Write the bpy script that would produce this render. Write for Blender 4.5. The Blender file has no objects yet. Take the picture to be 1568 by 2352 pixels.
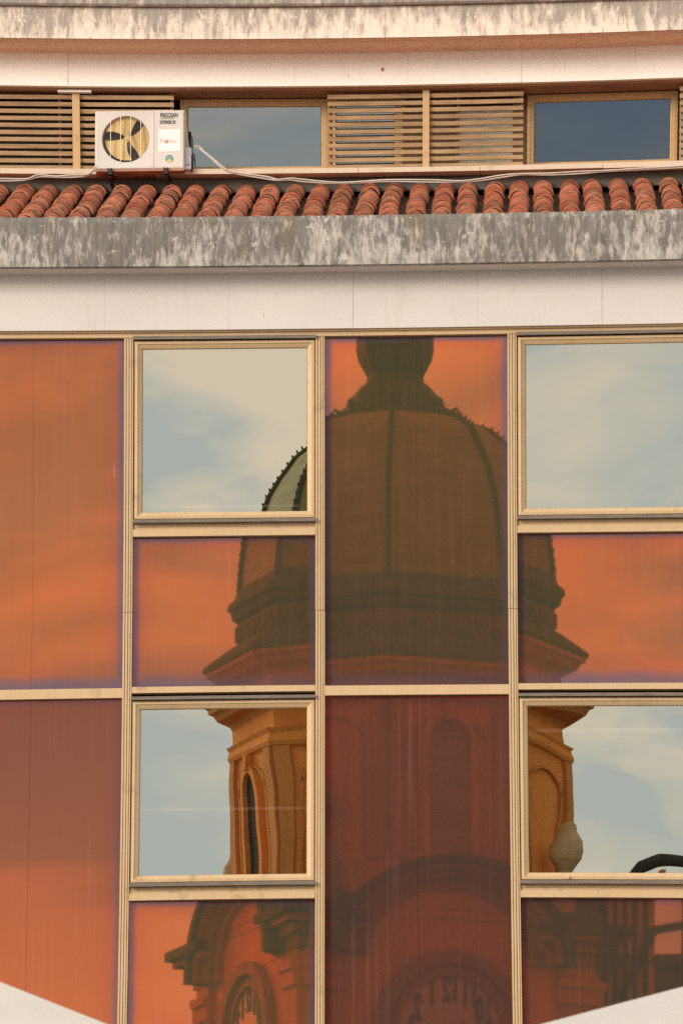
import bpy, bmesh, math, random
from mathutils import Vector, Matrix
rnd = random.Random(7)
R = math.radians
sc = bpy.context.scene
col = sc.collection

# ---------------------------------------------------------------- camera
cam_d = bpy.data.cameras.new('camera')
cam = bpy.data.objects.new('camera', cam_d)
col.objects.link(cam)
CAM = Vector((3.3, -62.6, 1.7))
AIM = Vector((0.0, 0.0, 14.45))
cam.location = CAM
cam.rotation_euler = (AIM - CAM).to_track_quat('-Z', 'Y').to_euler()
cam_d.sensor_fit = 'VERTICAL'
cam_d.sensor_height = 24.0
cam_d.lens = 18800.0 / 2352.0 * 24.0
cam_d.clip_start = 0.5
cam_d.clip_end = 6000
cam_d.dof.use_dof = True
cam_d.dof.focus_distance = 63.9
cam_d.dof.aperture_fstop = 22.0
sc.camera = cam

# ---------------------------------------------------------------- sky, sun, exposure
SUN_EL, SUN_AZ = R(18), R(227)          # azimuth measured clockwise from +Y: low in the west-south-west
sun_dir = Vector((math.sin(SUN_AZ) * math.cos(SUN_EL), math.cos(SUN_AZ) * math.cos(SUN_EL), math.sin(SUN_EL)))
w = bpy.data.worlds.new('World')
sc.world = w
w.use_nodes = True
nt = w.node_tree
for n in list(nt.nodes): nt.nodes.remove(n)
N = nt.nodes.new; L = nt.links.new
out = N('ShaderNodeOutputWorld')
sky = N('ShaderNodeTexSky'); sky.sky_type = 'NISHITA'; sky.sun_disc = False
sky.sun_elevation = SUN_EL; sky.sun_rotation = SUN_AZ
sky.air_density = 1.3; sky.dust_density = 2.0
bg = N('ShaderNodeBackground'); bg.inputs[1].default_value = 0.10
L(sky.outputs[0], bg.inputs[0])
tc = N('ShaderNodeTexCoord')
mp = N('ShaderNodeMapping'); mp.inputs['Scale'].default_value = (1.0, 1.0, 2.6); mp.inputs['Rotation'].default_value = (0.0, 0.22, 0.0)
L(tc.outputs['Generated'], mp.inputs[0])
n1 = N('ShaderNodeTexNoise'); n1.inputs['Scale'].default_value = 15.0; n1.inputs['Detail'].default_value = 6.0; n1.inputs['Roughness'].default_value = 0.55
n1.inputs['Distortion'].default_value = 0.6
mo = N('ShaderNodeVectorMath'); mo.operation = 'ADD'; mo.inputs[1].default_value = (5.3, 2.9, 1.1)
L(mp.outputs[0], mo.inputs[0]); L(mo.outputs[0], n1.inputs['Vector'])
cr = N('ShaderNodeValToRGB')
cr.color_ramp.elements[0].position = 0.43; cr.color_ramp.elements[0].color = (0.61, 0.69, 0.73, 1)
cr.color_ramp.elements[1].position = 0.57; cr.color_ramp.elements[1].color = (1.02, 0.90, 0.74, 1)
L(n1.outputs['Fac'], cr.inputs[0])
bc = N('ShaderNodeBackground'); bc.inputs[1].default_value = 1.15
L(cr.outputs[0], bc.inputs[0])
mx = N('ShaderNodeMixShader'); mx.inputs[0].default_value = 0.86
L(bg.outputs[0], mx.inputs[1]); L(bc.outputs[0], mx.inputs[2]); L(mx.outputs[0], out.inputs[0])

sd = bpy.data.lights.new('sun', 'SUN'); sd.energy = 2.0; sd.angle = R(20); sd.color = (1.0, 0.90, 0.78)
so = bpy.data.objects.new('sun', sd); col.objects.link(so)
so.rotation_euler = (-sun_dir).to_track_quat('-Z', 'Y').to_euler(); so.location = (-60, -60, 60)

sc.view_settings.view_transform = 'Standard'; sc.view_settings.look = 'None'
sc.view_settings.exposure = 0.52; sc.view_settings.gamma = 1.0
try:
    sc.cycles.use_denoising = False
except Exception: pass

# ---------------------------------------------------------------- mesh helper
ZC, KB = 14.45, 1.04e-3     # facade vertices bent in-plane to copy the image's pincushion lens distortion
def pincushion(p, zr):
    x, y, z = p
    return (x + KB * x * ((z - ZC) ** 2 - (zr - ZC) ** 2), y, z + KB * (z - ZC) * x * x)

class MB:
    def __init__(s): s.v = []; s.f = []; s.m = []
    def quad(s, a, b, c, d, mi=0):
        i = len(s.v); s.v += [a, b, c, d]; s.f.append((i, i+1, i+2, i+3)); s.m.append(mi)
    def poly(s, pts, mi=0):
        i = len(s.v); s.v += list(pts); s.f.append(tuple(range(i, i+len(pts)))); s.m.append(mi)
    def box(s, x0, x1, y0, y1, z0, z1, nx=1, nz=1, mi=0):
        xs = [x0 + (x1-x0)*i/nx for i in range(nx+1)]; zs = [z0 + (z1-z0)*i/nz for i in range(nz+1)]
        for i in range(nx):
            a, b = xs[i], xs[i+1]
            for k in range(nz):
                c, d = zs[k], zs[k+1]
                s.quad((a,y0,c),(b,y0,c),(b,y0,d),(a,y0,d),mi); s.quad((b,y1,c),(a,y1,c),(a,y1,d),(b,y1,d),mi)
            s.quad((a,y0,z1),(b,y0,z1),(b,y1,z1),(a,y1,z1),mi); s.quad((a,y1,z0),(b,y1,z0),(b,y0,z0),(a,y0,z0),mi)
        for k in range(nz):
            c, d = zs[k], zs[k+1]
            s.quad((x0,y1,c),(x0,y0,c),(x0,y0,d),(x0,y1,d),mi); s.quad((x1,y0,c),(x1,y1,c),(x1,y1,d),(x1,y0,d),mi)
    def profile_x(s, prof, x0, x1, nx=1, mi=0, caps=True):
        """closed profile of (y, z), clockwise seen from +x, swept along x"""
        xs = [x0 + (x1-x0)*i/nx for i in range(nx+1)]
        n = len(prof)
        for i in range(nx):
            for k in range(n):
                (ya, za), (yb, zb) = prof[k], prof[(k+1) % n]
                s.quad((xs[i],ya,za),(xs[i],yb,zb),(xs[i+1],yb,zb),(xs[i+1],ya,za),mi)
        if caps:
            s.poly([(x0,y,z) for y, z in prof][::-1], mi); s.poly([(x1,y,z) for y, z in prof], mi)
    def picframe(s, x0, x1, z0, z1, prof, nz=6, mi=0):
        """mitred frame, prof = [(inset, y)...] from the outside in"""
        for (ia, ya), (ib, yb) in zip(prof, prof[1:]):
            A = [(x0+ia, z0+ia), (x1-ia, z0+ia), (x1-ia, z1-ia), (x0+ia, z1-ia)]
            B = [(x0+ib, z0+ib), (x1-ib, z0+ib), (x1-ib, z1-ib), (x0+ib, z1-ib)]
            for k in range(4):
                a0, a1, b0, b1 = A[k], A[(k+1)%4], B[k], B[(k+1)%4]
                for j in range(nz):
                    t0, t1 = j/nz, (j+1)/nz
                    l = lambda p, q, t: (p[0]+(q[0]-p[0])*t, p[1]+(q[1]-p[1])*t)
                    p, q, r, u = l(a0,a1,t0), l(a0,a1,t1), l(b0,b1,t1), l(b0,b1,t0)
                    s.quad((p[0],ya,p[1]),(q[0],ya,q[1]),(r[0],yb,r[1]),(u[0],yb,u[1]),mi)
    def tube(s, pts, r, n=8, mi=0, close=True):
        pts = [Vector(p) for p in pts]; rings = []
        rr = r if isinstance(r, (list, tuple)) else [r]*len(pts)
        for i, p in enumerate(pts):
            d = (pts[min(i+1, len(pts)-1)] - pts[max(i-1, 0)]).normalized()
            u = d.cross(Vector((0,0,1)))
            if u.length < 1e-3: u = d.cross(Vector((0,1,0)))
            u.normalize(); v = u.cross(d)
            rings.append([tuple(p + (u*math.cos(2*math.pi*k/n) + v*math.sin(2*math.pi*k/n))*rr[i]) for k in range(n)])
        for a, b in zip(rings, rings[1:]):
            for k in range(n): s.quad(a[k], a[(k+1)%n], b[(k+1)%n], b[k], mi)
        if close: s.poly(rings[0][::-1], mi); s.poly(rings[-1], mi)
    def ring(s, prof, n, cx=0, cy=0, a0=0, mi=0, cap=True):
        """lathe of (radius, z); vertices at angle a0+k*360/n measured from +Y towards +X"""
        P = [[(cx + r*math.sin(a0+2*math.pi*k/n), cy + r*math.cos(a0+2*math.pi*k/n), z) for k in range(n)] for r, z in prof]
        for a, b in zip(P, P[1:]):
            for k in range(n): s.quad(a[(k+1)%n], a[k], b[k], b[(k+1)%n], mi)
        if cap: s.poly(P[0], mi); s.poly(P[-1][::-1], mi)
    def disc(s, cx, y, cz, r, n=40, mi=0):
        s.poly([(cx+r*math.cos(2*math.pi*k/n), y, cz+r*math.sin(2*math.pi*k/n)) for k in range(n)], mi)
    def annulus(s, cx, y0, y1, cz, r0, r1, n=48, mi=0):
        for k in range(n):
            a, b = 2*math.pi*k/n, 2*math.pi*(k+1)/n
            s.quad((cx+r0*math.cos(a),y0,cz+r0*math.sin(a)),(cx+r0*math.cos(b),y0,cz+r0*math.sin(b)),
                   (cx+r1*math.cos(b),y1,cz+r1*math.sin(b)),(cx+r1*math.cos(a),y1,cz+r1*math.sin(a)),mi)
    def build(s, name, mats, parent=None, zr=None, smooth=False, weld=False, xf=None):
        V = s.v
        if xf is not None: V = [tuple(xf(p)) for p in V]
        if zr is not None: V = [pincushion(p, zr) for p in V]
        me = bpy.data.meshes.new(name)
        if parent is not None:
            o3 = parent.get('_o', (0,0,0)); V = [(p[0]-o3[0], p[1]-o3[1], p[2]-o3[2]) for p in V]
        me.from_pydata([tuple(p) for p in V], [], s.f)
        if not isinstance(mats, (list, tuple)): mats = [mats]
        for m in mats: me.materials.append(m)
        if len(mats) > 1: me.polygons.foreach_set('material_index', s.m)
        if weld:
            bm = bmesh.new(); bm.from_mesh(me); bmesh.ops.remove_doubles(bm, verts=bm.verts, dist=1e-5); bm.to_mesh(me); bm.free()
        if smooth: me.polygons.foreach_set('use_smooth', [True]*len(me.polygons))
        me.update()
        o = bpy.data.objects.new(name, me); col.objects.link(o)
        if parent is not None: o.parent = parent
        return o
def thing(name, label, cat, loc=(0,0,0), group=None):
    o = bpy.data.objects.new(name, None); o.empty_display_size = 0.2; col.objects.link(o)
    o.location = loc; o['_o'] = tuple(loc); o['label'] = label; o['category'] = cat
    if group: o['group'] = group
    return o
def sub(o, parent):     # parts whose parent mesh sits in the same frame
    o['_o'] = tuple(parent.get('_o', (0,0,0))); return o
def tag(o, label, cat, group=None):
    o['label'] = label; o['category'] = cat
    if group: o['group'] = group
    return o

# ---------------------------------------------------------------- materials
def mat(name):
    m = bpy.data.materials.new(name); m.use_nodes = True
    t = m.node_tree
    for n in list(t.nodes): t.nodes.remove(n)
    o = t.nodes.new('ShaderNodeOutputMaterial')
    return m, t, o
def noise(t, scale, detail=5, rough=0.55, sc3=(1,1,1), off=(0,0,0), src='Object', dist=0.0):
    c = t.nodes.new('ShaderNodeTexCoord'); mp = t.nodes.new('ShaderNodeMapping')
    mp.inputs['Scale'].default_value = sc3; mp.inputs['Location'].default_value = off
    t.links.new(c.outputs[src], mp.inputs[0])
    n = t.nodes.new('ShaderNodeTexNoise'); n.inputs['Scale'].default_value = scale
    n.inputs['Detail'].default_value = detail; n.inputs['Roughness'].default_value = rough; n.inputs['Distortion'].default_value = dist
    t.links.new(mp.outputs[0], n.inputs['Vector'])
    return n.outputs['Fac']
def ramp(t, src, stops):
    r = t.nodes.new('ShaderNodeValToRGB'); e = r.color_ramp.elements
    while len(e) < len(stops): e.new(0.5)
    for k, (p, c) in enumerate(stops):
        e[k].position = p; e[k].color = (c, c, c, 1) if isinstance(c, (int, float)) else tuple(c) + (1,)
    t.links.new(src, r.inputs[0]); return r.outputs['Color']
def mixc(t, fac, a, b, mode='MIX'):
    m = t.nodes.new('ShaderNodeMix'); m.data_type = 'RGBA'; m.blend_type = mode
    if isinstance(fac, (int, float)): m.inputs[0].default_value = fac
    else: t.links.new(fac, m.inputs[0])
    for k, x in ((6, a), (7, b)):
        if isinstance(x, tuple): m.inputs[k].default_value = x + (1,) if len(x) == 3 else x
        else: t.links.new(x, m.inputs[k])
    return m.outputs[2]
def math_(t, op, a, b):
    m = t.nodes.new('ShaderNodeMath'); m.operation = op
    for k, x in ((0, a), (1, b)):
        if isinstance(x, (int, float)): m.inputs[k].default_value = x
        else: t.links.new(x, m.inputs[k])
    return m.outputs[0]
def pbr(t, o, color, rough=0.7, metal=0.0, spec=0.4, bump=None, bs=0.3, bd=0.01):
    b = t.nodes.new('ShaderNodeBsdfPrincipled')
    if isinstance(color, tuple): b.inputs['Base Color'].default_value = color + (1,)
    else: t.links.new(color, b.inputs['Base Color'])
    b.inputs['Roughness'].default_value = rough; b.inputs['Metallic'].default_value = metal
    b.inputs['Specular IOR Level'].default_value = spec
    if bump is not None:
        bp = t.nodes.new('ShaderNodeBump'); bp.inputs['Strength'].default_value = bs; bp.inputs['Distance'].default_value = bd
        t.links.new(bump, bp.inputs['Height']); t.links.new(bp.outputs[0], b.inputs['Normal'])
    t.links.new(b.outputs[0], o.inputs[0]); return b
def objrand(t):
    return t.nodes.new('ShaderNodeObjectInfo').outputs['Random']

def simple(name, c, rough=0.6, metal=0.0, spec=0.4, var=0.15, scale=8, sc3=(1,1,1)):
    m, t, o = mat(name)
    f = noise(t, scale, 5, 0.6, sc3)
    dark = tuple(x*(1-var) for x in c); light = tuple(min(1, x*(1+var)) for x in c)
    pbr(t, o, ramp(t, f, [(0.3, dark), (0.7, light)]), rough, metal, spec)
    return m

def stone_mat(name, base, stain, seed):
    m, t, o = mat(name)
    f = noise(t, 1.3, 6, 0.6, (1,1,1.6), (seed,0,0)); c = ramp(t, f, [(0.3, tuple(x*0.93 for x in base)), (0.7, base)])
    f2 = noise(t, 5.0, 7, 0.7, (1.6,1,0.35), (seed*2,0,0)); c = mixc(t, ramp(t, f2, [(0.55, 0.0), (0.78, 0.45)]), c, stain)
    f3 = noise(t, 26, 3, 0.6, (1,1,0.4), (0,seed,0)); c = mixc(t, ramp(t, f3, [(0.70, 0.0), (0.76, 0.5)]), c, tuple(x*0.5 for x in stain))
    f4 = noise(t, 60, 4, 0.7); pbr(t, o, c, 0.75, 0, 0.25, f4, 0.12, 0.004)
    return m
M = {}
M['stone_lower'] = stone_mat('stone_cream', (0.63,0.565,0.53), (0.40,0.335,0.27), 1.3)
M['stone_soff'] = stone_mat('soffit_peach', (0.86,0.60,0.44), (0.48,0.28,0.18), 6.1)
M['stone_upper'] = stone_mat('stone_peach', (0.93,0.88,0.81), (0.70,0.56,0.46), 4.1)

def weathered(name, paint, g1, g2, moss, cov, seed, fs, zs, z0, z1, top):
    """rendered concrete: pale paint worn to grey in vertical runs from the top edge, moss and lime spots"""
    m, t, o = mat(name)
    f = noise(t, fs, 8, 0.70, (1.4,1,zs), (seed,0,0), dist=0.2)
    f2 = noise(t, 2.4, 5, 0.6, (1,1,0.8), (seed*3,0,0))
    c_ = t.nodes.new('ShaderNodeTexCoord'); sx = t.nodes.new('ShaderNodeSeparateXYZ'); t.links.new(c_.outputs['Object'], sx.inputs[0])
    mr = t.nodes.new('ShaderNodeMapRange'); t.links.new(sx.outputs['Z'], mr.inputs[0]); mr.inputs[1].default_value = z0; mr.inputs[2].default_value = z1
    mr.inputs[3].default_value = top*0.5; mr.inputs[4].default_value = -top*0.5
    mask = math_(t, 'ADD', math_(t, 'MULTIPLY', f, 0.60), math_(t, 'MULTIPLY', f2, 0.40)); mask = math_(t, 'ADD', mask, mr.outputs[0])
    g = ramp(t, noise(t, 30, 6, 0.7, (1,1,0.16), (0,0,seed)), [(0.3, g1), (0.7, g2)])
    g = mixc(t, ramp(t, noise(t, 3.2, 4, 0.6, (1.5,1,0.4), (seed,seed,0)), [(0.52, 0.0), (0.68, 0.6)]), g, moss)
    c = mixc(t, ramp(t, mask, [(cov-0.03, 0.0), (cov+0.09, 0.9)]), g, paint)
    f3 = noise(t, 10, 6, 0.7, (1,1,0.8), (seed,2,0), dist=0.3); c = mixc(t, ramp(t, f3, [(0.60, 0.0), (0.66, 0.7)]), c, tuple(min(1, x*1.12) for x in paint))
    f4 = noise(t, 34, 5, 0.7, (1.3,1,0.14), (1,seed,4)); c = mixc(t, ramp(t, f4, [(0.60, 0.0), (0.70, 0.7)]), c, tuple(x*0.8 for x in g1))
    pbr(t, o, c, 0.9, 0, 0.15, f, 0.4, 0.006)
    return m
M['gutter'] = weathered('worn_concrete', (0.50,0.45,0.40), (0.110,0.099,0.089), (0.240,0.215,0.195), (0.165,0.135,0.078), 0.515, 2.2, 19.0, 0.42, 16.35, 16.76, 0.05)
M['parapet'] = weathered('peeling_paint', (0.84,0.70,0.58), (0.26,0.22,0.19), (0.46,0.40,0.34), (0.40,0.35,0.29), 0.455, 5.2, 11.0, 0.4, 19.13, 19.38, 0.10)
M['coping'] = weathered('coping_concrete', (0.6,0.52,0.44), (0.20,0.17,0.15), (0.38,0.33,0.29), (0.25,0.22,0.16), 0.56, 8.2, 12.0, 0.3, 19.3, 19.6, 0.0)

def alu(name, base, seed):
    m, t, o = mat(name)
    f = noise(t, 14, 5, 0.6, (6,6,0.12), (seed,0,0)); f2 = noise(t, 3.0, 5, 0.6, (1,1,1), (0,seed,0))
    c = ramp(t, f, [(0.3, tuple(x*0.88 for x in base)), (0.65, base)])
    c = mixc(t, ramp(t, f2, [(0.42, 0.0), (0.75, 0.5)]), c, (base[0]*1.05, base[1]*1.12, base[2]*1.35))
    c = mixc(t, ramp(t, noise(t, 5.5, 6, 0.7, (1,1,0.8), (2,seed,7)), [(0.58, 0.0), (0.74, 0.55)]), c, (0.16,0.11,0.075))
    pbr(t, o, c, 0.5, 0.0, 0.5); return m
M['alu'] = alu('anodised_gold', (0.55,0.37,0.195), 1.0)
M['alu_h'] = M['alu']
M['alu_worn'] = simple('worn_bronze_sill', (0.16,0.125,0.10), 0.6, 0, 0.4, 0.25, 20, (0.3,1,3))
M['alu_up'] = alu('anodised_ochre', (0.55,0.345,0.155), 3.0)
M['slat'] = simple('slat_bronze', (0.49,0.335,0.19), 0.55, 0, 0.4, 0.3, 5, (0.6,1,6))
M['soffit'] = simple('soffit_brown', (0.33,0.17,0.105), 0.8, 0, 0.2, 0.15, 3)
M['dark'] = simple('dark_gap', (0.025,0.02,0.018), 0.9, 0, 0.1, 0.2, 3)
M['room'] = simple('dim_room', (0.10,0.09,0.08), 0.9, 0, 0.1, 0.3, 2)
M['curtain'] = simple('pale_curtain', (0.44,0.41,0.35), 0.9, 0, 0.1, 0.05, 9, (3,1,0.2))
M['rail_white'] = simple('white_rail', (0.8,0.78,0.72), 0.5, 0, 0.4, 0.05)
M['flash'] = simple('lead_flashing', (0.12,0.105,0.09), 0.7, 0.2, 0.3, 0.35, 6, (0.6,1,3))

def glass(name, refl, tint, tr=0.5, rough=0.0):
    m, t, o = mat(name)
    g = t.nodes.new('ShaderNodeBsdfGlossy'); g.inputs['Color'].default_value = refl + (1,); g.inputs['Roughness'].default_value = rough
    p = t.nodes.new('ShaderNodeBsdfTransparent'); p.inputs['Color'].default_value = tint + (1,)
    a = t.nodes.new('ShaderNodeAddShader'); t.links.new(g.outputs[0], a.inputs[0]); t.links.new(p.outputs[0], a.inputs[1])
    t.links.new(a.outputs[0], o.inputs[0]); return m
M['glass'] = glass('solar_glass', (0.40,0.385,0.335), (0.20,0.19,0.17))
M['glass_navy'] = glass('navy_glass', (0.080,0.097,0.118), (0.16,0.16,0.16))
M['glass_up'] = glass('clear_blue_glass', (0.185,0.20,0.205), (0.25,0.25,0.25))

def orange_panel():
    """bronze-orange coated spandrel glass; the coating has gone violet along the edges"""
    m, t, o = mat('orange_coated_glass')
    at = t.nodes.new('ShaderNodeAttribute'); at.attribute_name = 'edge'; e = at.outputs['Fac']
    wob = noise(t, 3.0, 4, 0.6, (1,1,1))
    ew = math_(t, 'ADD', e, math_(t, 'MULTIPLY', math_(t, 'SUBTRACT', wob, 0.5), -0.04))
    rim = ramp(t, ew, [(0.0, 1.0), (0.028, 0.78), (0.068, 0.0)])
    red = ramp(t, ew, [(0.03, 1.0), (0.19, 0.0)])
    blotch = noise(t, 1.1, 4, 0.55, (1,1,0.8), (2,0,5)); streak = noise(t, 7, 3, 0.5, (2.2,1,0.06))
    tn = t.nodes.new('ShaderNodeAttribute'); tn.attribute_name = 'age'; age = tn.outputs['Fac']
    g = ramp(t, blotch, [(0.30, (0.385,0.078,0.024)), (0.70, (0.435,0.100,0.033))])
    g = mixc(t, math_(t, 'MULTIPLY', red, 0.55), g, (0.34,0.050,0.034))
    g = mixc(t, rim, g, (0.075,0.050,0.070))
    g = mixc(t, ramp(t, streak, [(0.40, 0.0), (0.75, 0.10)]), g, (0.22,0.07,0.05))
    g = mixc(t, age, g, (0.150,0.033,0.024))
    gl = t.nodes.new('ShaderNodeBsdfGlossy'); t.links.new(math_(t, 'ADD', 0.007, math_(t, 'MULTIPLY', age, 0.004)), gl.inputs['Roughness']); t.links.new(g, gl.inputs['Color'])
    d = ramp(t, streak, [(0.35, (0.034,0.041,0.020)), (0.8, (0.044,0.046,0.026))])
    d = mixc(t, rim, d, (0.075,0.058,0.070))
    dr = noise(t, 34, 2, 0.5, (1.0,1,0.055), (7,0,0))
    d = mixc(t, ramp(t, dr, [(0.77, 0.0), (0.80, 0.4)]), d, (0.45,0.36,0.33))
    d = mixc(t, age, d, (0.047,0.030,0.023))
    dp = noise(t, 9, 5, 0.65, (3.0,1,0.05), (4,0,9)); low = noise(t, 1.6, 3, 0.5, (1,1,0.5), (8,0,3))
    dpm = math_(t, 'MULTIPLY', ramp(t, dp, [(0.52, 0.0), (0.72, 1.0)]), ramp(t, low, [(0.42, 0.0), (0.65, 0.55)]))
    d = mixc(t, dpm, d, (0.105,0.075,0.060))
    df = t.nodes.new('ShaderNodeBsdfDiffuse'); t.links.new(d, df.inputs[0])
    a = t.nodes.new('ShaderNodeAddShader'); t.links.new(gl.outputs[0], a.inputs[0]); t.links.new(df.outputs[0], a.inputs[1])
    t.links.new(a.outputs[0], o.inputs[0]); return m
M['panel'] = orange_panel()

def tile_mat():
    m, t, o = mat('clay_tile')
    at = t.nodes.new('ShaderNodeAttribute'); at.attribute_name = 'rnd'; at.attribute_type = 'GEOMETRY'
    c = ramp(t, at.outputs['Fac'], [(0.0, (0.30,0.085,0.05)), (0.5, (0.50,0.145,0.075)), (1.0, (0.60,0.22,0.125))])
    c = mixc(t, ramp(t, noise(t, 13, 7, 0.7), [(0.46, 0.0), (0.62, 0.75)]), c, (0.24,0.15,0.095))
    c = mixc(t, ramp(t, noise(t, 24, 4, 0.6, (1,1,1), (3,3,3)), [(0.64, 0.0), (0.70, 0.9)]), c, (0.46,0.38,0.27))
    c = mixc(t, ramp(t, noise(t, 7, 6, 0.7, (1,1,1), (9,3,1)), [(0.52, 0.0), (0.66, 0.7)]), c, (0.13,0.095,0.06))
    c = mixc(t, ramp(t, noise(t, 42, 4, 0.7, (1,1,1), (1,8,1)), [(0.52, 0.0), (0.64, 0.55)]), c, (0.20,0.10,0.06))
    pbr(t, o, c, 0.9, 0, 0.15, noise(t, 40, 6, 0.75), 0.9, 0.012); return m
M['tile'] = tile_mat()
M['pan_tile'] = simple('dark_pan_tile', (0.085,0.055,0.04), 0.95, 0, 0.1, 0.6, 12)  # very dark tiles in the channels between the covers

M['ac_white'] = simple('ac_enamel', (0.62,0.57,0.52), 0.45, 0, 0.45, 0.05, 3)
M['ac_base'] = simple('ac_base_brown', (0.42,0.20,0.13), 0.7, 0, 0.3, 0.3, 6)  # red-brown underside of the unit
M['ac_dark'] = simple('fan_cavity', (0.24,0.21,0.18), 0.7, 0, 0.3, 0.1)
M['ac_fan'] = simple('fan_yellowed', (0.80,0.55,0.22), 0.5, 0, 0.4, 0.08, 4)
M['wire'] = simple('grille_wire', (0.16,0.14,0.125), 0.5, 0.2, 0.4, 0.1)
M['wire_white'] = simple('grille_rib_white', (0.85,0.80,0.72), 0.5, 0, 0.4, 0.05)
M['sticker'] = simple('sticker_white', (0.84,0.80,0.78), 0.4, 0, 0.4, 0.03)
M['ink'] = simple('black_ink', (0.035,0.03,0.035), 0.6, 0, 0.2, 0.1)
M['ink_o'] = simple('orange_ink', (0.72,0.42,0.34), 0.6, 0, 0.2, 0.1)
M['ink_r'] = simple('red_ink', (0.70,0.16,0.14), 0.6, 0, 0.2, 0.1)
M['teal'] = simple('teal_print', (0.10,0.30,0.33), 0.5, 0, 0.3, 0.1)
M['yellow'] = simple('yellow_print', (0.72,0.55,0.12), 0.5, 0, 0.3, 0.1)
M['valve'] = simple('valve_cover_plastic', (0.62,0.60,0.66), 0.4, 0, 0.4, 0.05)
M['iron'] = simple('black_iron', (0.03,0.026,0.024), 0.6, 0.3, 0.4, 0.3)
M['cable'] = simple('white_cable', (0.60,0.52,0.45), 0.6, 0, 0.3, 0.1)

M['sill_stone'] = stone_mat('sill_stone', (0.66,0.52,0.40), (0.40,0.28,0.19), 3.3)
M['brown'] = simple('dark_bronze_pier', (0.15,0.085,0.05), 0.8, 0, 0.2, 0.2, 3)
M['t_louvre'] = simple('wooden_louvre', (0.46,0.22,0.08), 0.8, 0, 0.2, 0.3, 3, (0.3,0.3,9))
def plaster(name, base, soot):
    m, t, o = mat(name)
    c = ramp(t, noise(t, 0.8, 6, 0.65, (1,1,0.5)), [(0.3, tuple(x*0.82 for x in base)), (0.7, base)])
    c = mixc(t, ramp(t, noise(t, 2.2, 6, 0.7, (1.5,1.5,0.25), (3,1,0)), [(0.50, 0.0), (0.74, 0.6)]), c, soot)
    c = mixc(t, ramp(t, noise(t, 5.0, 5, 0.7, (1,1,1), (0,4,2)), [(0.58, 0.0), (0.68, 0.35)]), c, tuple(x*0.6 for x in base))
    pbr(t, o, c, 0.9, 0, 0.1, noise(t, 9, 5, 0.7), 0.4, 0.03); return m
M['t_frieze'] = plaster('shaded_frieze', (0.22,0.115,0.055), (0.10,0.065,0.04))  # shade put into the base colour so the unlit faces stay dark
M['t_mould'] = plaster('shaded_moulding', (0.44,0.18,0.06), (0.14,0.075,0.04))  # darker copy of the trim, cornice shading worked into the colour
M['t_wall'] = plaster('ochre_render', (0.88,0.325,0.075), (0.40,0.165,0.06))
M['t_trim'] = plaster('ochre_trim', (0.68,0.28,0.075), (0.28,0.13,0.06))
M['t_corn'] = simple('weathered_shaded_cornice', (0.11,0.075,0.05), 0.9, 0, 0.1, 0.3, 1.2, (1,1,3))  # weathered tops, with cornice shade also put into the dark base colour
M['t_open'] = simple('louvre_shade', (0.05,0.04,0.03), 0.9, 0, 0.1, 0.3, 3, (0.3,0.3,9))
M['t_dial'] = simple('dial_enamel', (0.72,0.52,0.42), 0.6, 0, 0.3, 0.08, 1)
M['t_num'] = simple('dial_numeral', (0.025,0.02,0.018), 0.6, 0, 0.3, 0.1)
M['t_urn'] = simple('pale_stone_urn', (0.50,0.34,0.18), 0.9, 0, 0.1, 0.2, 2)
M['t_iron'] = simple('rusted_iron', (0.055,0.05,0.042), 0.8, 0.2, 0.2, 0.3, 4)
def dome_mat():
    m, t, o = mat('verdigris_shingle')
    f = noise(t, 1.6, 5, 0.6, (1,1,1)); f2 = noise(t, 3.2, 3, 0.6, (0.25,0.25,4.5))
    c = ramp(t, f, [(0.3, (0.235,0.22,0.08)), (0.7, (0.32,0.30,0.12))])
    c = mixc(t, ramp(t, f2, [(0.4, 0.0), (0.6, 0.45)]), c, (0.17,0.155,0.055))
    pbr(t, o, c, 0.75, 0.05, 0.3, f2, 0.5, 0.03); return m
M['t_dome'] = dome_mat()
M['t_rib'] = simple('dark_lead_rib', (0.085,0.085,0.045), 0.8, 0.1, 0.2, 0.2)
M['nave'] = simple('nave_render', (0.09,0.05,0.033), 0.9, 0, 0.1, 0.2, 0.6)
M['canvas'] = simple('white_canvas', (0.475,0.43,0.39), 0.7, 0, 0.2, 0.07, 4.0)
M['seam'] = simple('grey_canvas_seam', (0.36,0.33,0.30), 0.8, 0, 0.1, 0.05)
M['pole'] = simple('painted_tent_pole', (0.6,0.6,0.6), 0.4, 0.5, 0.4, 0.05)
M['ground'] = simple('paved_square', (0.26,0.235,0.21), 0.9, 0, 0.2, 0.15, 0.5)
M['pebble'] = simple('pale_pebble', (0.62,0.45,0.34), 0.9, 0, 0.1, 0.2, 40)

# ---------------------------------------------------------------- ground
g = MB(); g.quad((-2500,-2500,0),(2500,-2500,0),(2500,2500,0),(-2500,2500,0))
go = g.build('ground', M['ground']); go['kind'] = 'structure'

# ---------------------------------------------------------------- office building
bld = thing('office_building', 'cream stone office building with orange glass panels, gold frames and a clay tile roof ledge', 'building')  # facade positions and heights below were converted from image pixels to metres
XL, XR = -6.2, 8.0
PITCH = 1.5                        # mullion spacing
MX = [-1.6635 + PITCH*k for k in range(-3, 7)]       # mullion centrelines
STOREY = 2.857
ZTOP = 15.848                      # underside of the head rail
LOW = dict(zr=ZC)

b = MB()                           # concrete core behind the glass, and plain storeys below
b.box(XL, XR, 0.46, 3.6, 0.0, 16.3); b.box(XL, XR, 4.95, 9.0, 0.0, 20.4); b.box(XL, XR, 0.02, 0.45, 0.0, 7.0)
b.build('wall', M['room'], bld)

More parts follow.
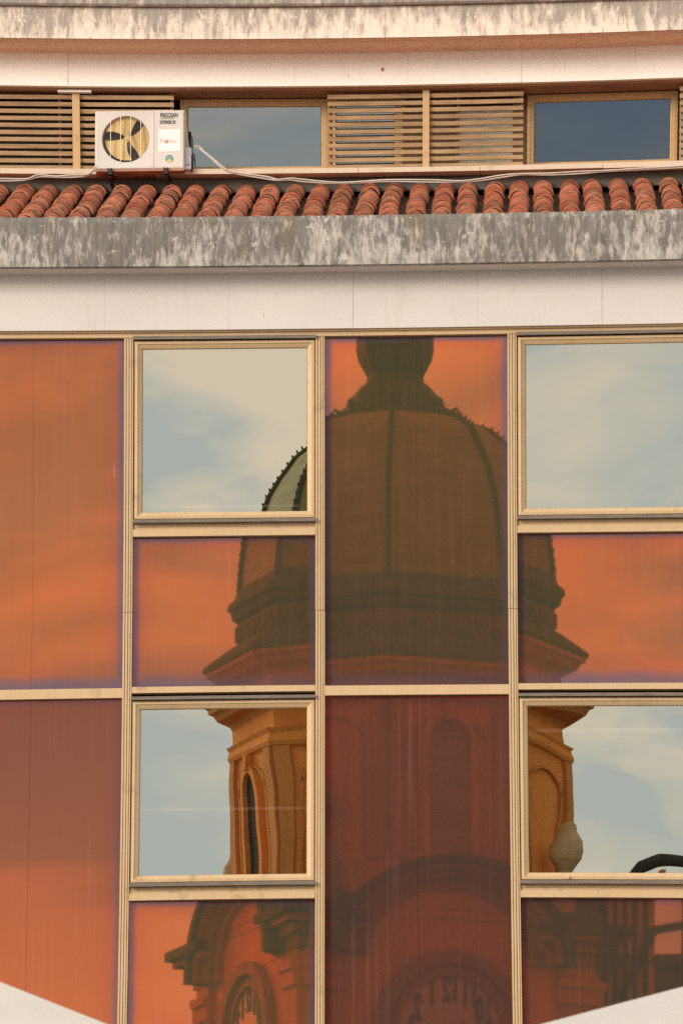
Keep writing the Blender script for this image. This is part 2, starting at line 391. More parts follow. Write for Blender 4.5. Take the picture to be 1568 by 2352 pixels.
# lower stone fascia: slabs with open joints
fb = MB(); joints = [-1.851 + 0.9725*k for k in range(-5, 11)]
fb.box(XL, XR, -0.02, 0.30, 15.93, 16.36, 24, 1, 1)
for a, c in zip(joints, joints[1:]):
    dy = rnd.uniform(-0.003, 0.003)
    fb.box(a+0.0005, c-0.0005, -0.10+dy, -0.021, 15.899, 16.352, 4, 2)
fb.build('fascia', [M['stone_lower'], M['soffit']], bld, zr=ZC)

# weathered gutter ledge
prof = [(-0.35,16.354),(-0.355,16.40),(-0.35,16.71),(-0.335,16.752),(-0.25,16.755),(-0.24,16.70),(0.05,16.68),(0.05,16.354)]
gb = MB(); gb.profile_x(prof[::-1], XL, XR, 140)
go_ = gb.build('gutter_ledge', M['gutter'], bld, zr=ZC)
dgb = MB(); dgb.box(XL, XR, -0.30, 0.0, 16.347, 16.3535, 60, 1)
dgb.build('drip_edge', M['stone_lower'], bld, zr=ZC)

# clay tile roof ledge
def roof():
    mb = MB(); vr = []
    Y0, Z0, Y1, Z1 = -0.20, 16.70, 3.86, 17.968
    dy, dz = Y1-Y0, Z1-Z0; ln = math.hypot(dy, dz); ux, uz = dy/ln, dz/ln
    SK = -0.031
    pit = 0.2055; n = int((XR-XL)/pit)
    NT = 12
    for i in range(n):
        xb = XL + 0.2 + i*pit
        jx = rnd.uniform(-0.008, 0.008)
        for k in range(NT):
            t0 = ln*k/NT - 0.05; t1 = t0 + ln/NT + 0.07
            r0, r1 = 0.082, 0.073
            jj = jx + rnd.uniform(-0.009, 0.009); lift = 0.007 + rnd.uniform(0, 0.009)
            val = rnd.random(); seg = 9
            def pt(tt, rr, a, up):
                y = Y0 + ux*tt; z = Z0 + uz*tt
                nx = rr*math.cos(a); nn = rr*0.98*math.sin(a) + up
                return (xb + jj + SK*(y-Y0) + nx, y - uz*nn, z + ux*nn)
            s0 = len(mb.f)
            for q in range(seg):
                a, c = math.pi*q/seg, math.pi*(q+1)/seg
                mb.quad(pt(t0,r0,c,lift), pt(t0,r0,a,lift), pt(t1,r1,a,0.0), pt(t1,r1,c,0.0))
                mb.quad(pt(t0,r0-0.016,a,lift), pt(t0,r0,a,lift), pt(t0,r0,c,lift), pt(t0,r0-0.016,c,lift))
                mb.quad(pt(t0,r0-0.016,c,lift), pt(t0,r0-0.016,a,lift), pt(t1,r1-0.016,a,0), pt(t1,r1-0.016,c,0))
            vr += [val]*(len(mb.f)-s0)
    s0 = len(mb.f)
    def P(x, t, off):
        y = Y0+ux*t; z = Z0+uz*t
        return (x + SK*(y-Y0), y-uz*off, z+ux*off)
    for i in range(n):                       # hollow pan tiles between the covers
        xc = XL + 0.2 + (i+0.5)*pit
        for q in range(6):
            a, c = math.pi*q/6, math.pi*(q+1)/6
            xa, xb2 = xc-0.115*math.cos(a), xc-0.115*math.cos(c); oa, ob = 0.015-0.05*math.sin(a), 0.015-0.05*math.sin(c)
            mb.quad(P(xa,-0.03,oa), P(xb2,-0.03,ob), P(xb2,ln,ob), P(xa,ln,oa), 1)
    mb.box(XL, XR, Y0+0.1, Y1, Z0-0.12, Z0-0.045, 1, 1, 1)
    vr += [0.2]*(len(mb.f)-s0)
    o = mb.build('tile_roof', [M['tile'], M['pan_tile']], bld, zr=17.4)
    at = o.data.attributes.new('rnd', 'FLOAT', 'FACE'); at.data.foreach_set('value', vr)
    return o
roof()

# flashing, upper sill
fl = MB(); fl.profile_x([(3.74,17.96),(3.80,18.04),(3.92,18.06),(3.92,17.9)], XL, XR, 48)
fl.build('flashing', M['flash'], bld, zr=18.3)
sl = MB()
for a in range(-6, 8):
    x0, x1 = a*1.02-0.05, (a+1)*1.02-0.053
    sl.box(x0, x1, 3.55+rnd.uniform(-.004,.004), 4.2, 18.056+rnd.uniform(-.003,.003), 18.098, 4, 1)
sl.build('sill_course', M['sill_stone'], bld, zr=18.3)
sb = MB(); sb.box(XL, XR, 3.70, 4.25, 17.93, 18.045, 24, 1); sb.build('sill_backing', M['flash'], bld, zr=18.3)

# upper band, soffit and cornice
ub = MB(); uj = [-2.477 + 0.947*k for k in range(-4, 11)]
ub.box(XL, XR, 3.66, 4.3, 18.86, 19.5, 24, 1, 1)
for a, c in zip(uj, uj[1:]):
    dy = rnd.uniform(-0.003, 0.003)
    ub.box(a+0.0005, c-0.0005, 3.60+dy, 3.659, 18.818, 19.20, 4, 2)
ub.build('upper_fascia', [M['stone_upper'], M['soffit']], bld, zr=18.8)
rs = MB(); rs.poly([(0.152+0.010*math.cos(q), 3.5945, 18.952+0.017*math.sin(q)) for q in [math.tau*k/9 for k in range(9)]]); rs.build('rust_spot', M['soffit'], bld, zr=18.8)
sf = MB(); sf.box(XL, XR, 3.66, 4.40, 18.80, 18.858, 24, 1); sf.build('recess_soffit', M['soffit'], bld, zr=18.8)
cc = MB(); cc.box(XL, XR, 3.20, 3.64, 19.122, 19.392, 64, 2); cc.build('cornice', M['parapet'], bld, zr=18.8)
cs_ = MB(); cs_.profile_x([(3.215,19.1205),(3.24,19.114),(3.30,19.1215)], XL, XR, 64)
cs_.profile_x([(3.30,19.1208),(3.50,19.1208),(3.56,19.116),(3.594,19.10),(3.599,19.115),(3.599,19.1210)], XL, XR, 64)
cs_.build('cornice_soffit', M['stone_soff'], bld, zr=18.8)
cp = MB(); cp.profile_x([(3.165,19.394),(3.15,19.41),(3.15,19.62),(3.7,19.62),(3.7,19.394)], XL, XR, 64)
cp.build('coping', M['coping'], bld, zr=18.8)

# ---- lower glazing
def mullion(xc, z0, z1, nm='mullion'):
    m = MB(); nz = int((z1-z0)/0.25)
    m.box(xc-0.034, xc+0.034, -0.030, 0.05, z0, z1, 1, nz)
    for dx, wd, pr in ((-0.030,0.010,0.050),(-0.009,0.013,0.046),(0.013,0.010,0.052),(0.029,0.006,0.047)):
        m.box(xc+dx-wd/2-0.002, xc+dx+wd/2+0.002, -pr, -0.0301, z0, z1, 1, nz)
    return m.build(nm, M['alu'], bld, zr=ZC)
for x in MX:
    zsp = 13.66
    mullion(x, zsp+0.003, 15.895); mullion(x + rnd.uniform(-.002,.002), 7.0, zsp-0.001)
hr = MB(); hr.box(XL, XR, -0.055, 0.03, 15.850, 15.886, 48, 1); hr.box(XL, XR, -0.075, 0.03, 15.8865, 15.898, 48, 1)
hr.build('head_rail', M['alu'], bld, zr=ZC)

def pane(x0, x1, z0, z1, fn, nx=24, nz=28, y=0.0):
    bm = bmesh.new(); g2 = []
    for k in range(nz+1):
        row = []
        for i in range(nx+1):
            x = x0+(x1-x0)*i/nx; z = z0+(z1-z0)*k/nz
            p = pincushion((x, 0, z), ZC); row.append(bm.verts.new((p[0], y + fn(x, z), p[2])))
        g2.append(row)
    for k in range(nz):
        for i in range(nx):
            f = bm.faces.new((g2[k][i], g2[k][i+1], g2[k+1][i+1], g2[k+1][i])); f.smooth = True
    return bm
def wave(seed, amp):
    q = random.Random(seed); ws = []
    for _ in range(7):
        a = q.uniform(0, math.tau); lam = q.uniform(0.28, 1.1); kx, kz = math.cos(a)*math.tau/lam, math.sin(a)*math.tau/lam
        ws.append((kx, kz, q.uniform(0, math.tau), amp*lam/math.tau))
    return lambda x, z: sum(A*math.sin(kx*x+kz*z+ph) for kx, kz, ph, A in ws)

def glaze(name, x0, x1, z0, z1, fn, m, parent, nx=24, nz=28, y=0.0):
    bm = pane(x0, x1, z0, z1, fn, nx, nz, y)
    me = bpy.data.meshes.new(name); bm.to_mesh(me); bm.free(); me.materials.append(m)
    o = bpy.data.objects.new(name, me); col.objects.link(o); o.parent = parent
    return o

AGE = {160: (0.0,0.45), 161: (0.9,0.95), 80: (0.15,0.12), 81: (0.85,0.2), 120: (0.25,0.22), 200: (0.3,0.12), 121: (0.3,0.0), 201: (0.65,0.6)}      # how far each panel's coating has dulled, top and bottom
def spandrel(x0, x1, z0, z1, seed, amp=2.5e-5):
    wv = wave(seed, amp); xm, zm = (x0+x1)/2, (z0+z1)/2
    ln = LEAN_S.get((seed//40, seed%40), (0,0)); lf = lean(ln[0], ln[1], xm, zm)
    fn = (lambda x, z: wv(x, z) + bulge_panel(x, z)) if seed == 160 else (lambda x, z: wv(x, z) + lf(x, z))
    nx, nz = 44, int(44*(z1-z0)/(x1-x0))
    bm = pane(x0, x1, z0, z1, fn, nx, nz)
    me = bpy.data.meshes.new('spandrel_panel'); bm.to_mesh(me); bm.free(); me.materials.append(M['panel'])
    ev = []; av = []; a0, a1 = AGE.get(seed, (0.08, 0.16))
    for k in range(nz+1):
        for i in range(nx+1):
            x = x0+(x1-x0)*i/nx; z = z0+(z1-z0)*k/nz
            ev.append(min(x-x0, x1-x, (z-z0)*0.55, (z1-z)*1.2)); av.append(a1+(a0-a1)*((z-z0)/(z1-z0))**0.9)
    at = me.attributes.new('edge', 'FLOAT', 'POINT'); at.data.foreach_set('value', ev)
    at = me.attributes.new('age', 'FLOAT', 'POINT'); at.data.foreach_set('value', av)
    o = bpy.data.objects.new('spandrel_panel', me); col.objects.link(o); o.parent = bld
    s2 = MB(); s2.box(xm-0.0006, xm+0.0006, -0.0012, 0.004, z0, z1, 1, 10)       # glued joint up the middle of the panel
    if z1-z0 > 2: s2.build('panel_joint', M['dark'], o, zr=ZC)
    return o

def window(xa, xb, zt, seed, fn=None, rails=()):
    """opening light between two mullions; zt = top of frame"""
    zb = zt - 1.423           # level of the sill top
    f = MB()
    f.picframe(xa, xb, zb-0.014, zt, [(0.0,0.02),(0.0,-0.020),(0.010,-0.042),(0.030,-0.044),(0.034,-0.036),(0.062,-0.018),(0.068,0.004)])
    o = f.build('window', M['alu'], bld, zr=ZC)
    wv = wave(seed, 1.6e-4 if seed % 20 else 0.7e-4); ln = LEAN_W.get((seed//20, seed%20), (0,0)); lf = lean(ln[0], ln[1], (xa+xb)/2, zb+0.7)
    fn2 = (lambda x, z: wv(x, z) + fn(x, z) + lf(x, z)) if fn else (lambda x, z: wv(x, z) + lf(x, z))
    glaze('pane', xa+0.069, xb-0.069, zb-0.001, zt-0.05, fn2, M['glass'], o)
    h = MB(); h.box(xa-0.004, xb+0.004, -0.075, -0.045, zt+0.001, zt+0.026, 8, 1); h.build('drip_hood', M['alu_worn'], o, zr=ZC)
    s = MB(); s.profile_x([(-0.085,zb-0.044),(-0.085,zb-0.020),(-0.02,zb-0.004),(0.02,zb-0.004),(0.02,zb-0.044)], xa-0.002, xb+0.002, 8)
    s.build('sill', M['alu_worn'], o, zr=ZC)
    t = MB(); t.box(xa, xb, -0.030, 0.03, zb-0.092, zb-0.0445, 8, 1); t.box(xa, xb, -0.055, 0.03, zb-0.147, zb-0.093, 8, 1)
    t.box(xa, xb, -0.038, -0.0301, zb-0.068, zb-0.064, 8, 1)
    t.build('transom', M['alu'], o, zr=ZC)
    for (zz, hh, x0f, x1f) in rails:
        r = MB(); r.box(xa+0.07+(xb-xa-0.14)*x0f, xa+0.07+(xb-xa-0.14)*x1f, 0.05, 0.07, zz-hh/2, zz+hh/2, 6, 1)
        r.build('blind_rail', M['rail_white'], o, zr=ZC)
    return o

PX = 1/22560.0
def lean(dx, dy, xm, zm):
    return lambda x, z: PX*(-dx*(x-xm) + dy*(z-zm))
def bulge_panel(x, z):            # the tall middle panel bows a little from top to bottom
    return PX*(-35.0*(15.8-z)**2/4.4)
LEAN_W = {(3,0): (22,40), (3,1): (0,85), (5,1): (15,88), (5,0): (-52,-20)}
LEAN_S = {(5,0): (0,-28), (3,0): (0,0), (3,1): (6,-8), (5,1): (-8,6)}
def tilt_left_low(x, z):
    s0 = -0.75
    t = max(0.0, min(1.0, (12.95-z)/1.38))
    return (0.00042*math.sin(t*4.2+2.6) * 0.5 - 0.00075*t*t) * (x - s0) * 1.0
hw = 0.0375
for k, xm in enumerate(MX[:-1]):
    xa, xb = xm+hw, MX[k+1]-hw
    odd = (k % 2 == 1)            # window bays alternate with full-height panels
    for r in range(2):
        top = 15.842 - r*STOREY
        if odd:
            zt = 15.831 - r*STOREY - (0.010 if r else 0)
            rails = []; fn = None
            if k == 3 and r == 1: rails = [(12.118, 0.022, 0, 1)]; fn = tilt_left_low
            if k == 3 and r == 0: rails = [(14.515, 0.020, 0.05, 0.95)]
            if k == 5 and r == 1: rails = [(12.715, 0.030, 0, 1)]
            wo = window(xa, xb, zt, 20*k+r, fn, rails)
            if k == 5 and r == 0:
                for q in range(6):
                    hk = MB(); hk.box(xa+0.125+q*0.193, xa+0.132+q*0.193, 0.05, 0.06, zt-0.085, zt-0.060)
                    hk.build('curtain_hook', M['rail_white'], wo, zr=ZC)
            spandrel(xa, xb, 13.072-r*STOREY, zt-1.573, 40*k+r)
            if k in (1,3,5,7):
                rl = MB(); rl.box(xa, xb, -0.050, 0.03, 13.022-r*STOREY, 13.070-r*STOREY, 8, 1)
                if r == 0: rl.build('rail', M['alu'], bld, zr=ZC)
        else:
            spandrel(xa, xb, (13.068 if r == 0 else 10.21), (15.848 if r == 0 else 12.985), 40*k+r)
            rl = MB(); rl.box(xa, xb, -0.045, 0.03, 12.988-r*STOREY, 13.064-r*STOREY, 8, 1)
            if r == 0: rl.build('rail', M['alu'], bld, zr=ZC)

# ---- upper storey: recessed ribbon window behind sliding louvred screens
def up_window(x0, x1, z0=18.15, z1=18.790, fw=0.075, m=None):
    f = MB(); f.picframe(x0, x1, z0, z1, [(0.0,4.06),(0.0,3.925),(0.026,3.920),(0.030,3.928),(0.052,3.926),(0.06,3.935),(0.064,3.96)], 4)
    o = f.build('upper_window', M['alu_up'], bld, zr=18.3)
    gm = MB(); gm.quad((x0+0.066,3.95,z0+0.02),(x1-0.066,3.95,z0+0.02),(x1-0.066,3.95,z1-0.066),(x0+0.066,3.95,z1-0.066))
    gm.build('pane', M['glass_navy' if 1.3 < x0 < 1.4 else 'glass_up'], o, zr=18.3)
    return o
for (x0, x1) in ((-1.555,-0.315),(-0.312,0.30),(1.345,2.60),(2.62,3.40),(3.9,4.5)):
    up_window(x0, x1)
for (x0, x1) in ((0.302,0.745),(3.402,3.898),(1.225,1.343)):
    pr = MB(); pr.box(x0, x1, 3.945, 4.05, 18.10, 18.80, 2, 1); pr.build('pier', M['brown'], bld, zr=18.3)
ct = MB(); ct.box(0.746, 1.224, 3.955, 3.962, 18.10, 18.71, 3, 3); ct.build('roller_blind', M['curtain'], bld, zr=18.3)
db = MB(); db.box(-4.45, -1.557, 4.0, 4.05, 18.10, 18.80, 6, 1); db.build('slat_shade_backing', M['dark'], bld, zr=18.3)  # dark sheet added behind the left screen, standing in for shade between slats
def screen(x0, x1, posts):
    s = MB(); z = 18.150
    while z < 18.80:
        s.profile_x([(3.735+rnd.uniform(-.002,.002), z-0.0155),(3.715, z+0.0145),(3.732, z+0.0185),(3.765, z-0.0125)], x0, x1, 4); z += 0.0604
    o = s.build('louvred_screen', M['slat'], bld, zr=18.3)
    for (a, c) in posts:
        p = MB(); p.box(a, c, 3.696, 3.712, 18.10, 18.795, 1, 3); p.build('stile', M['alu_up'], o, zr=18.3)
    for xx in (x0+0.012, x0+(x1-x0)*0.38, x0+(x1-x0)*0.66, x1-0.03):
        q = MB(); q.box(xx, xx+0.022, 3.77, 3.785, 18.10, 18.82, 1, 3); q.build('back_batten', M['soffit'], o, zr=18.3)
screen(-4.45, -1.596, [(-2.443,-2.381),(-4.45,-4.40)])
screen(-0.312, 1.319, [(0.482,0.537)])
screen(2.619, 4.2, [(3.41,3.465)])
tp = MB(); tp.box(-2.56,-2.28,3.66,3.72,18.783,18.802,2,1); tp.build('track_clip', M['rail_white'], bld, zr=18.3)

# ---------------------------------------------------------------- air conditioner
AX0, AX1, AZ0, AZ1, AY0, AY1 = -2.235, -1.489, 18.078, 18.584, 3.43, 3.73
ac = thing('air_conditioner', 'white outdoor air conditioner unit with a yellowed fan, hung on black brackets above the tiles', 'air conditioner', (-1.86, 3.58, 18.06))
def rbox(x0,x1,y0,y1,z0,z1,r):
    bm = bmesh.new(); bmesh.ops.create_cube(bm, size=1)
    for v in bm.verts: v.co = ((x0+x1)/2+v.co.x*(x1-x0), (y0+y1)/2+v.co.y*(y1-y0), (z0+z1)/2+v.co.z*(z1-z0))
    bmesh.ops.bevel(bm, geom=list(bm.edges), offset=r, segments=3, affect='EDGES'); 
    mb = MB(); bm.verts.ensure_lookup_table()
    mb.v = [tuple(v.co) for v in bm.verts]; mb.f = [tuple(v.index for v in f.verts) for f in bm.faces]; mb.m = [0]*len(mb.f); bm.free(); return mb
FX, FZ, FR = AX0+0.256, (AZ0+AZ1)/2+0.008, 0.200
# casing: front sheet with a round hole, plus sides, top and back
cs = MB(); n = 64
def sq(a):
    c, s_ = math.cos(a), math.sin(a); t = min((0.235)/abs(c) if abs(c) > 1e-6 else 9, (0.238)/abs(s_) if abs(s_) > 1e-6 else 9); return (FX+c*t, FZ+s_*t)
for k in range(n):
    a, c = math.tau*k/n, math.tau*(k+1)/n
    A, B = sq(a), sq(c)
    cs.quad((FX+FR*math.cos(a),AY0+0.004,FZ+FR*math.sin(a)),(FX+FR*math.cos(c),AY0+0.004,FZ+FR*math.sin(c)),(B[0],AY0,B[1]),(A[0],AY0,A[1]))
    cs.quad((FX+FR*math.cos(a),AY0+0.004,FZ+FR*math.sin(a)),(FX+(FR-0.008)*math.cos(a),AY0+0.03,FZ+(FR-0.008)*math.sin(a)),(FX+(FR-0.008)*math.cos(c),AY0+0.03,FZ+(FR-0.008)*math.sin(c)),(FX+FR*math.cos(c),AY0+0.004,FZ+FR*math.sin(c)))
xl, xr, zb_, zt_ = FX-0.235, FX+0.235, FZ-0.238, FZ+0.238
e = 0.012
def cf(x0,x1,z0,z1): cs.quad((x0,AY0,z0),(x1,AY0,z0),(x1,AY0,z1),(x0,AY0,z1))
cf(AX0+e, xl, AZ0+e, AZ1-e); cf(xl, xr, AZ0+e, zb_); cf(xl, xr, zt_, AZ1-e); cf(xr+0.004, AX1-e, AZ0+e, AZ1-e)
cs.quad((xr,AY0,AZ0+e),(xr+0.004,AY0+0.004,AZ0+e),(xr+0.004,AY0+0.004,AZ1-e),(xr,AY0,AZ1-e))
for (p, q, r_, s_) in (((AX0+e,AZ0+e),(AX0+e,AZ1-e),(AX0,AZ1),(AX0,AZ0)), ((AX1-e,AZ1-e),(AX1-e,AZ0+e),(AX1,AZ0),(AX1,AZ1)),
                       ((AX0+e,AZ1-e),(AX1-e,AZ1-e),(AX1,AZ1),(AX0,AZ1)), ((AX1-e,AZ0+e),(AX0+e,AZ0+e),(AX0,AZ0),(AX1,AZ0))):
    cs.quad((p[0],AY0,p[1]),(q[0],AY0,q[1]),(r_[0],AY0+e,r_[1]),(s_[0],AY0+e,s_[1]))
cs.quad((AX0,AY0+e,AZ0),(AX0,AY0+e,AZ1),(AX0,AY1,AZ1),(AX0,AY1,AZ0)); cs.quad((AX1,AY0+e,AZ0),(AX1,AY1,AZ0),(AX1,AY1,AZ1),(AX1,AY0+e,AZ1))
cs.quad((AX0,AY0+e,AZ1),(AX1,AY0+e,AZ1),(AX1,AY1,AZ1),(AX0,AY1,AZ1)); cs.quad((AX0,AY1,AZ0),(AX0,AY1,AZ1),(AX1,AY1,AZ1),(AX1,AY1,AZ0))
acas = sub(cs.build('casing', M['ac_white'], ac), ac)
cd = MB(); cd.ring([(FR-0.004, 0), (FR-0.004, 0.2)], 40, cap=False)
cd2 = MB(); cd2.disc(FX, AY0+0.14, FZ, FR, 48)
for k in range(48):
    a, c = math.tau*k/48, math.tau*(k+1)/48; rr = FR-0.006
    cd2.quad((FX+rr*math.cos(a),AY0+0.03,FZ+rr*math.sin(a)),(FX+rr*math.cos(c),AY0+0.03,FZ+rr*math.sin(c)),(FX+rr*math.cos(c),AY0+0.14,FZ+rr*math.sin(c)),(FX+rr*math.cos(a),AY0+0.14,FZ+rr*math.sin(a)))
cd2.build('fan_cavity', M['ac_dark'], ac)
# fan: three broad swept blades
fan = MB()
fx0, fz0 = FX+0.012, FZ+0.012
fan.ring([(0.034,0),(0.03,0.02),(0.012,0.026)], 20)
fan.v = [(fx0+p[0], AY0+0.050-p[2], fz0+p[1]) for p in fan.v]
fano = sub(fan.build('fan', M['ac_fan'], ac), ac)
for b0 in (-0.08-0.42, 2.02-0.42, 4.11-0.42):
    bl = MB(); na, nr = 12, 5
    def bp(i, j):
        u = i/na; rr = 0.028 + (FR-0.012-0.028)*j/nr
        tw = 0.10*math.sin(j/nr*2.6)
        a = math.pi/2 + b0 - 0.02 + u*(1.45+0.18*j/nr) + tw*(1-u) + 0.16*(j/nr)**2*(u-0.1)
        return (fx0+rr*math.cos(a), AY0+0.042-0.022*u+0.006*j/nr, fz0+rr*math.sin(a))
    for i in range(na):
        for j in range(nr):
            bl.quad(bp(i,j), bp(i+1,j), bp(i+1,j+1), bp(i,j+1))
    bl.build('fan_blade', M['ac_fan'], fano, smooth=True)
# grille: fine horizontal wires and four white ribs
gr = MB(); z = FZ-FR+0.006
while z < FZ+FR-0.004:
    h_ = math.sqrt(max(0, (FR-0.003)**2-(z-FZ)**2))
    gr.box(FX-h_, FX+h_, AY0+0.012, AY0+0.0135, z-0.0006, z+0.0006); z += 0.0095
gro = sub(gr.build('fan_grille', M['wire'], ac), ac)
gv = MB()
for dx in (-0.126,-0.042,0.042,0.126):
    h_ = math.sqrt(FR**2-dx**2)+0.006; gv.box(FX+dx-0.0019, FX+dx+0.0019, AY0-0.002, AY0+0.008, FZ-h_, FZ+h_)
gv.build('grille_rib', M['wire_white'], gro)
bs = MB(); bs.box(AX0+0.006, AX1-0.006, AY0+0.012, AY1, AZ0-0.012, AZ0-0.0005); bs.build('base_pan', M['ac_base'], ac)
sk = MB(); sk.box(AX1-0.215, AX1-0.035, AY0-0.0015, AY0-0.0003, AZ0+0.150, AZ0+0.338); sko = sub(sk.build('sticker', M['sticker'], ac), ac)
def text(body, size, loc, m, parent, rz=0.0, name='lettering', extrude=0.0006, sx=1.0, bold=0.0, align='LEFT'):
    cu = bpy.data.curves.new(name, 'FONT'); cu.body = body; cu.size = size; cu.extrude = extrude; cu.offset = bold; cu.align_x = align; cu.align_y = 'CENTER' if align == 'CENTER' else 'BOTTOM_BASELINE'
    tmp = bpy.data.objects.new(name+'_tmp', cu); col.objects.link(tmp)
    dg = bpy.context.evaluated_depsgraph_get(); me = bpy.data.meshes.new_from_object(tmp.evaluated_get(dg))
    bpy.data.objects.remove(tmp)
    po = Vector(parent.get('_o', (0,0,0)))
    mt = Matrix.Translation(Vector(loc)-po) @ Matrix.Rotation(rz, 4, 'Z') @ Matrix.Rotation(R(90), 4, 'X') @ Matrix.Diagonal((sx,1,1,1))
    me.transform(mt); me.materials.clear(); me.materials.append(m)
    o = bpy.data.objects.new(name, me); col.objects.link(o); o.parent = parent; return o
text('FRIGOSAN', 0.052, (AX1-0.204, AY0-0.001, AZ1-0.062), M['ink'], acas, sx=0.60, bold=0.0012)
text('0978908130', 0.044, (AX1-0.206, AY0-0.001, AZ1-0.120), M['ink'], acas, sx=0.60, bold=0.0009)
text('KLIMATIZIM', 0.020, (AX1-0.200, AY0-0.001, AZ1-0.079), M['wire'], acas, sx=1.05)
text('M', 0.052, (AX1-0.205, AY0-0.0022, AZ0+0.222), M['ink_o'], sko, sx=0.8)
text('o', 0.056, (AX1-0.162, AY0-0.0022, AZ0+0.222), M['ink_r'], sko, sx=0.9, bold=0.003)
text('ler', 0.052, (AX1-0.128, AY0-0.0022, AZ0+0.222), M['ink_o'], sko, sx=1.2)
em = MB(); ex, ez = AX1-0.125, AZ0+0.088
em.disc(ex, AY0-0.0012, ez, 0.033, 28)
em.build('emblem', M['teal'], ac)
em2 = MB(); em2.poly([(ex-0.022,AY0-0.0018,ez-0.028),(ex+0.022,AY0-0.0018,ez-0.028),(ex+0.012,AY0-0.0018,ez-0.004),(ex-0.012,AY0-0.0018,ez-0.004)])
for k in range(3): em2.poly([(ex-0.018+0.018*k-0.004,AY0-0.0018,ez+0.004),(ex-0.018+0.018*k+0.004,AY0-0.0018,ez+0.004),(ex-0.018+0.018*k,AY0-0.0018,ez+0.022)])
em2.build('emblem_sun', M['yellow'], ac)
vc = rbox(AX1+0.001, AX1+0.052, AY0+0.06, AY0+0.20, AZ0+0.01, AZ0+0.20, 0.006); vco = sub(vc.build('valve_cover', M['valve'], ac), ac)
v2 = MB(); v2.box(AX1+0.010, AX1+0.044, AY0+0.056, AY0+0.0595, AZ0+0.045, AZ0+0.055); v2.build('cover_slot', M['ac_base'], vco)
v3 = MB(); v3.box(AX1+0.053, AX1+0.064, AY0+0.09, AY0+0.19, AZ0+0.0, AZ0+0.14); v3.build('valve_block', M['ink'], ac)
for bx in (AX0+0.125, AX1-0.155):
    bk = MB()
    bk.box(bx-0.018, bx+0.018, AY0-0.01, 3.86, AZ0-0.042, AZ0-0.0125); bk.box(bx-0.018, bx-0.012, AY0-0.012, AY0+0.02, AZ0-0.012, AZ0+0.015); bk.box(bx+0.008, bx+0.018, AY0-0.012, AY0+0.02, AZ0-0.012, AZ0+0.012)
    bk.tube([(bx, AY0+0.03, AZ0-0.045), (bx+0.02, 3.84, AZ0-0.16)], 0.016, 6)
    bk.build('bracket', M['iron'], ac)
pp = MB(); pp.tube([(AX1-0.012,AY0+0.05,AZ0+0.40),(AX1+0.012,AY0+0.04,AZ0+0.36),(AX1+0.022,AY0+0.05,AZ0+0.26),(AX1+0.03,AY0+0.08,AZ0+0.19)], 0.006, 6)
pp.build('drain_hose', M['cable'], ac)

def smooth_path(p, n=6):
    out_ = []
    for i in range(len(p)-1):
        p0, p1, p2, p3 = [Vector(p[max(0, min(len(p)-1, i+d))]) for d in (-1,0,1,2)]
        for k in range(n):
            t = k/n; out_.append(0.5*((2*p1)+(-p0+p2)*t+(2*p0-5*p1+4*p2-p3)*t*t+(-p0+3*p1-3*p2+p3)*t**3))
    out_.append(Vector(p[-1])); return out_
def cable(name, pts, label, y):
    mb = MB()
    for k in (0, 1):
        q = [(x, y - 0.01*k + 0.012*math.sin(i*1.3), z + 0.012*k*(1+0.5*math.sin(i*2.1))) for i, (x, z) in enumerate(pts)]
        mb.tube(smooth_path(q), 0.006, 6)
    o = mb.build(name, M['cable'], None, zr=18.3, smooth=True); tag(o, label, 'cable'); return o
cable('power_cable', [(-2.222,18.070),(-2.24,18.05),(-2.289,18.012),(-2.343,17.992),(-2.45,17.985),(-2.56,17.988),(-2.671,17.995),(-2.73,17.985),(-2.79,17.965),(-2.87,17.955),(-3.035,17.955),(-3.4,17.97)],
      'short white cable drooping left from the air conditioner over the tiles', 3.40)
cable('pipe_cable', [(-1.40,18.24),(-1.36,18.228),(-1.325,18.200),(-1.252,18.132),(-1.172,18.056),(-1.10,18.025),(-0.998,18.004),(-0.80,17.968),(-0.707,17.952),(-0.60,17.955),(-0.489,17.942),(-0.185,17.926),(0.2,17.935),(0.598,17.920),(0.80,17.92),(0.961,17.930),(1.15,17.955),(1.323,17.972),(1.55,17.962),(1.8,17.968),(2.046,17.985),(2.654,17.999),(3.4,18.0)],
      'long white cable along the top of the tile roof, right of the air conditioner', 3.38)
pb = MB(); pb.ring([(0.006,0),(0.014,0.006),(0.016,0.016),(0.010,0.026),(0.003,0.030)], 9)
pbx = pb.build('pebble', M['pebble'], None, smooth=True, xf=lambda p: (1.755+p[0]+0.003*math.sin(p[2]*300), -0.052+p[1], 11.523+p[2]*1.1))
tag(pbx, 'small pale pebble lying on the sill of the lower right window', 'pebble')

# ---------------------------------------------------------------- clock tower across the square (seen in the glass)
TX, TY = -3.9, -94.0
tw = thing('clock_tower', 'ochre octagonal clock tower with a ribbed dome and lantern, mirrored in the glass', 'tower', (TX, TY, 0))
OCT = dict(cx=TX, cy=TY)
AF = [R(22.5+90*k) for k in range(4)]           # square faces
HS = 3.0
sh = MB(); sh.ring([(HS*1.41421, 0), (HS*1.41421, 25.2)], 4, TX, TY, R(22.5+45)); sh.build('shaft', M['t_wall'], tw)
dr = MB(); dr.ring([(3.30,25.3),(3.30,26.3),(3.2,26.35),(3.2,29.3),(3.30,29.34),(3.34,29.42),(3.30,29.58),(3.36,29.66),(3.2,29.70),(3.2,30.2)], 8, TX, TY, 0)
dr.build('drum', M['t_wall'], tw)
k1 = MB(); k1.ring([(3.15,29.9),(3.24,30.06),(3.26,30.12),(3.52,30.16),(3.60,30.27),(3.70,30.31),(3.71,30.40),(3.1,30.401)], 8, TX, TY, 0); k1.build('main_cornice', M['t_trim'], tw)
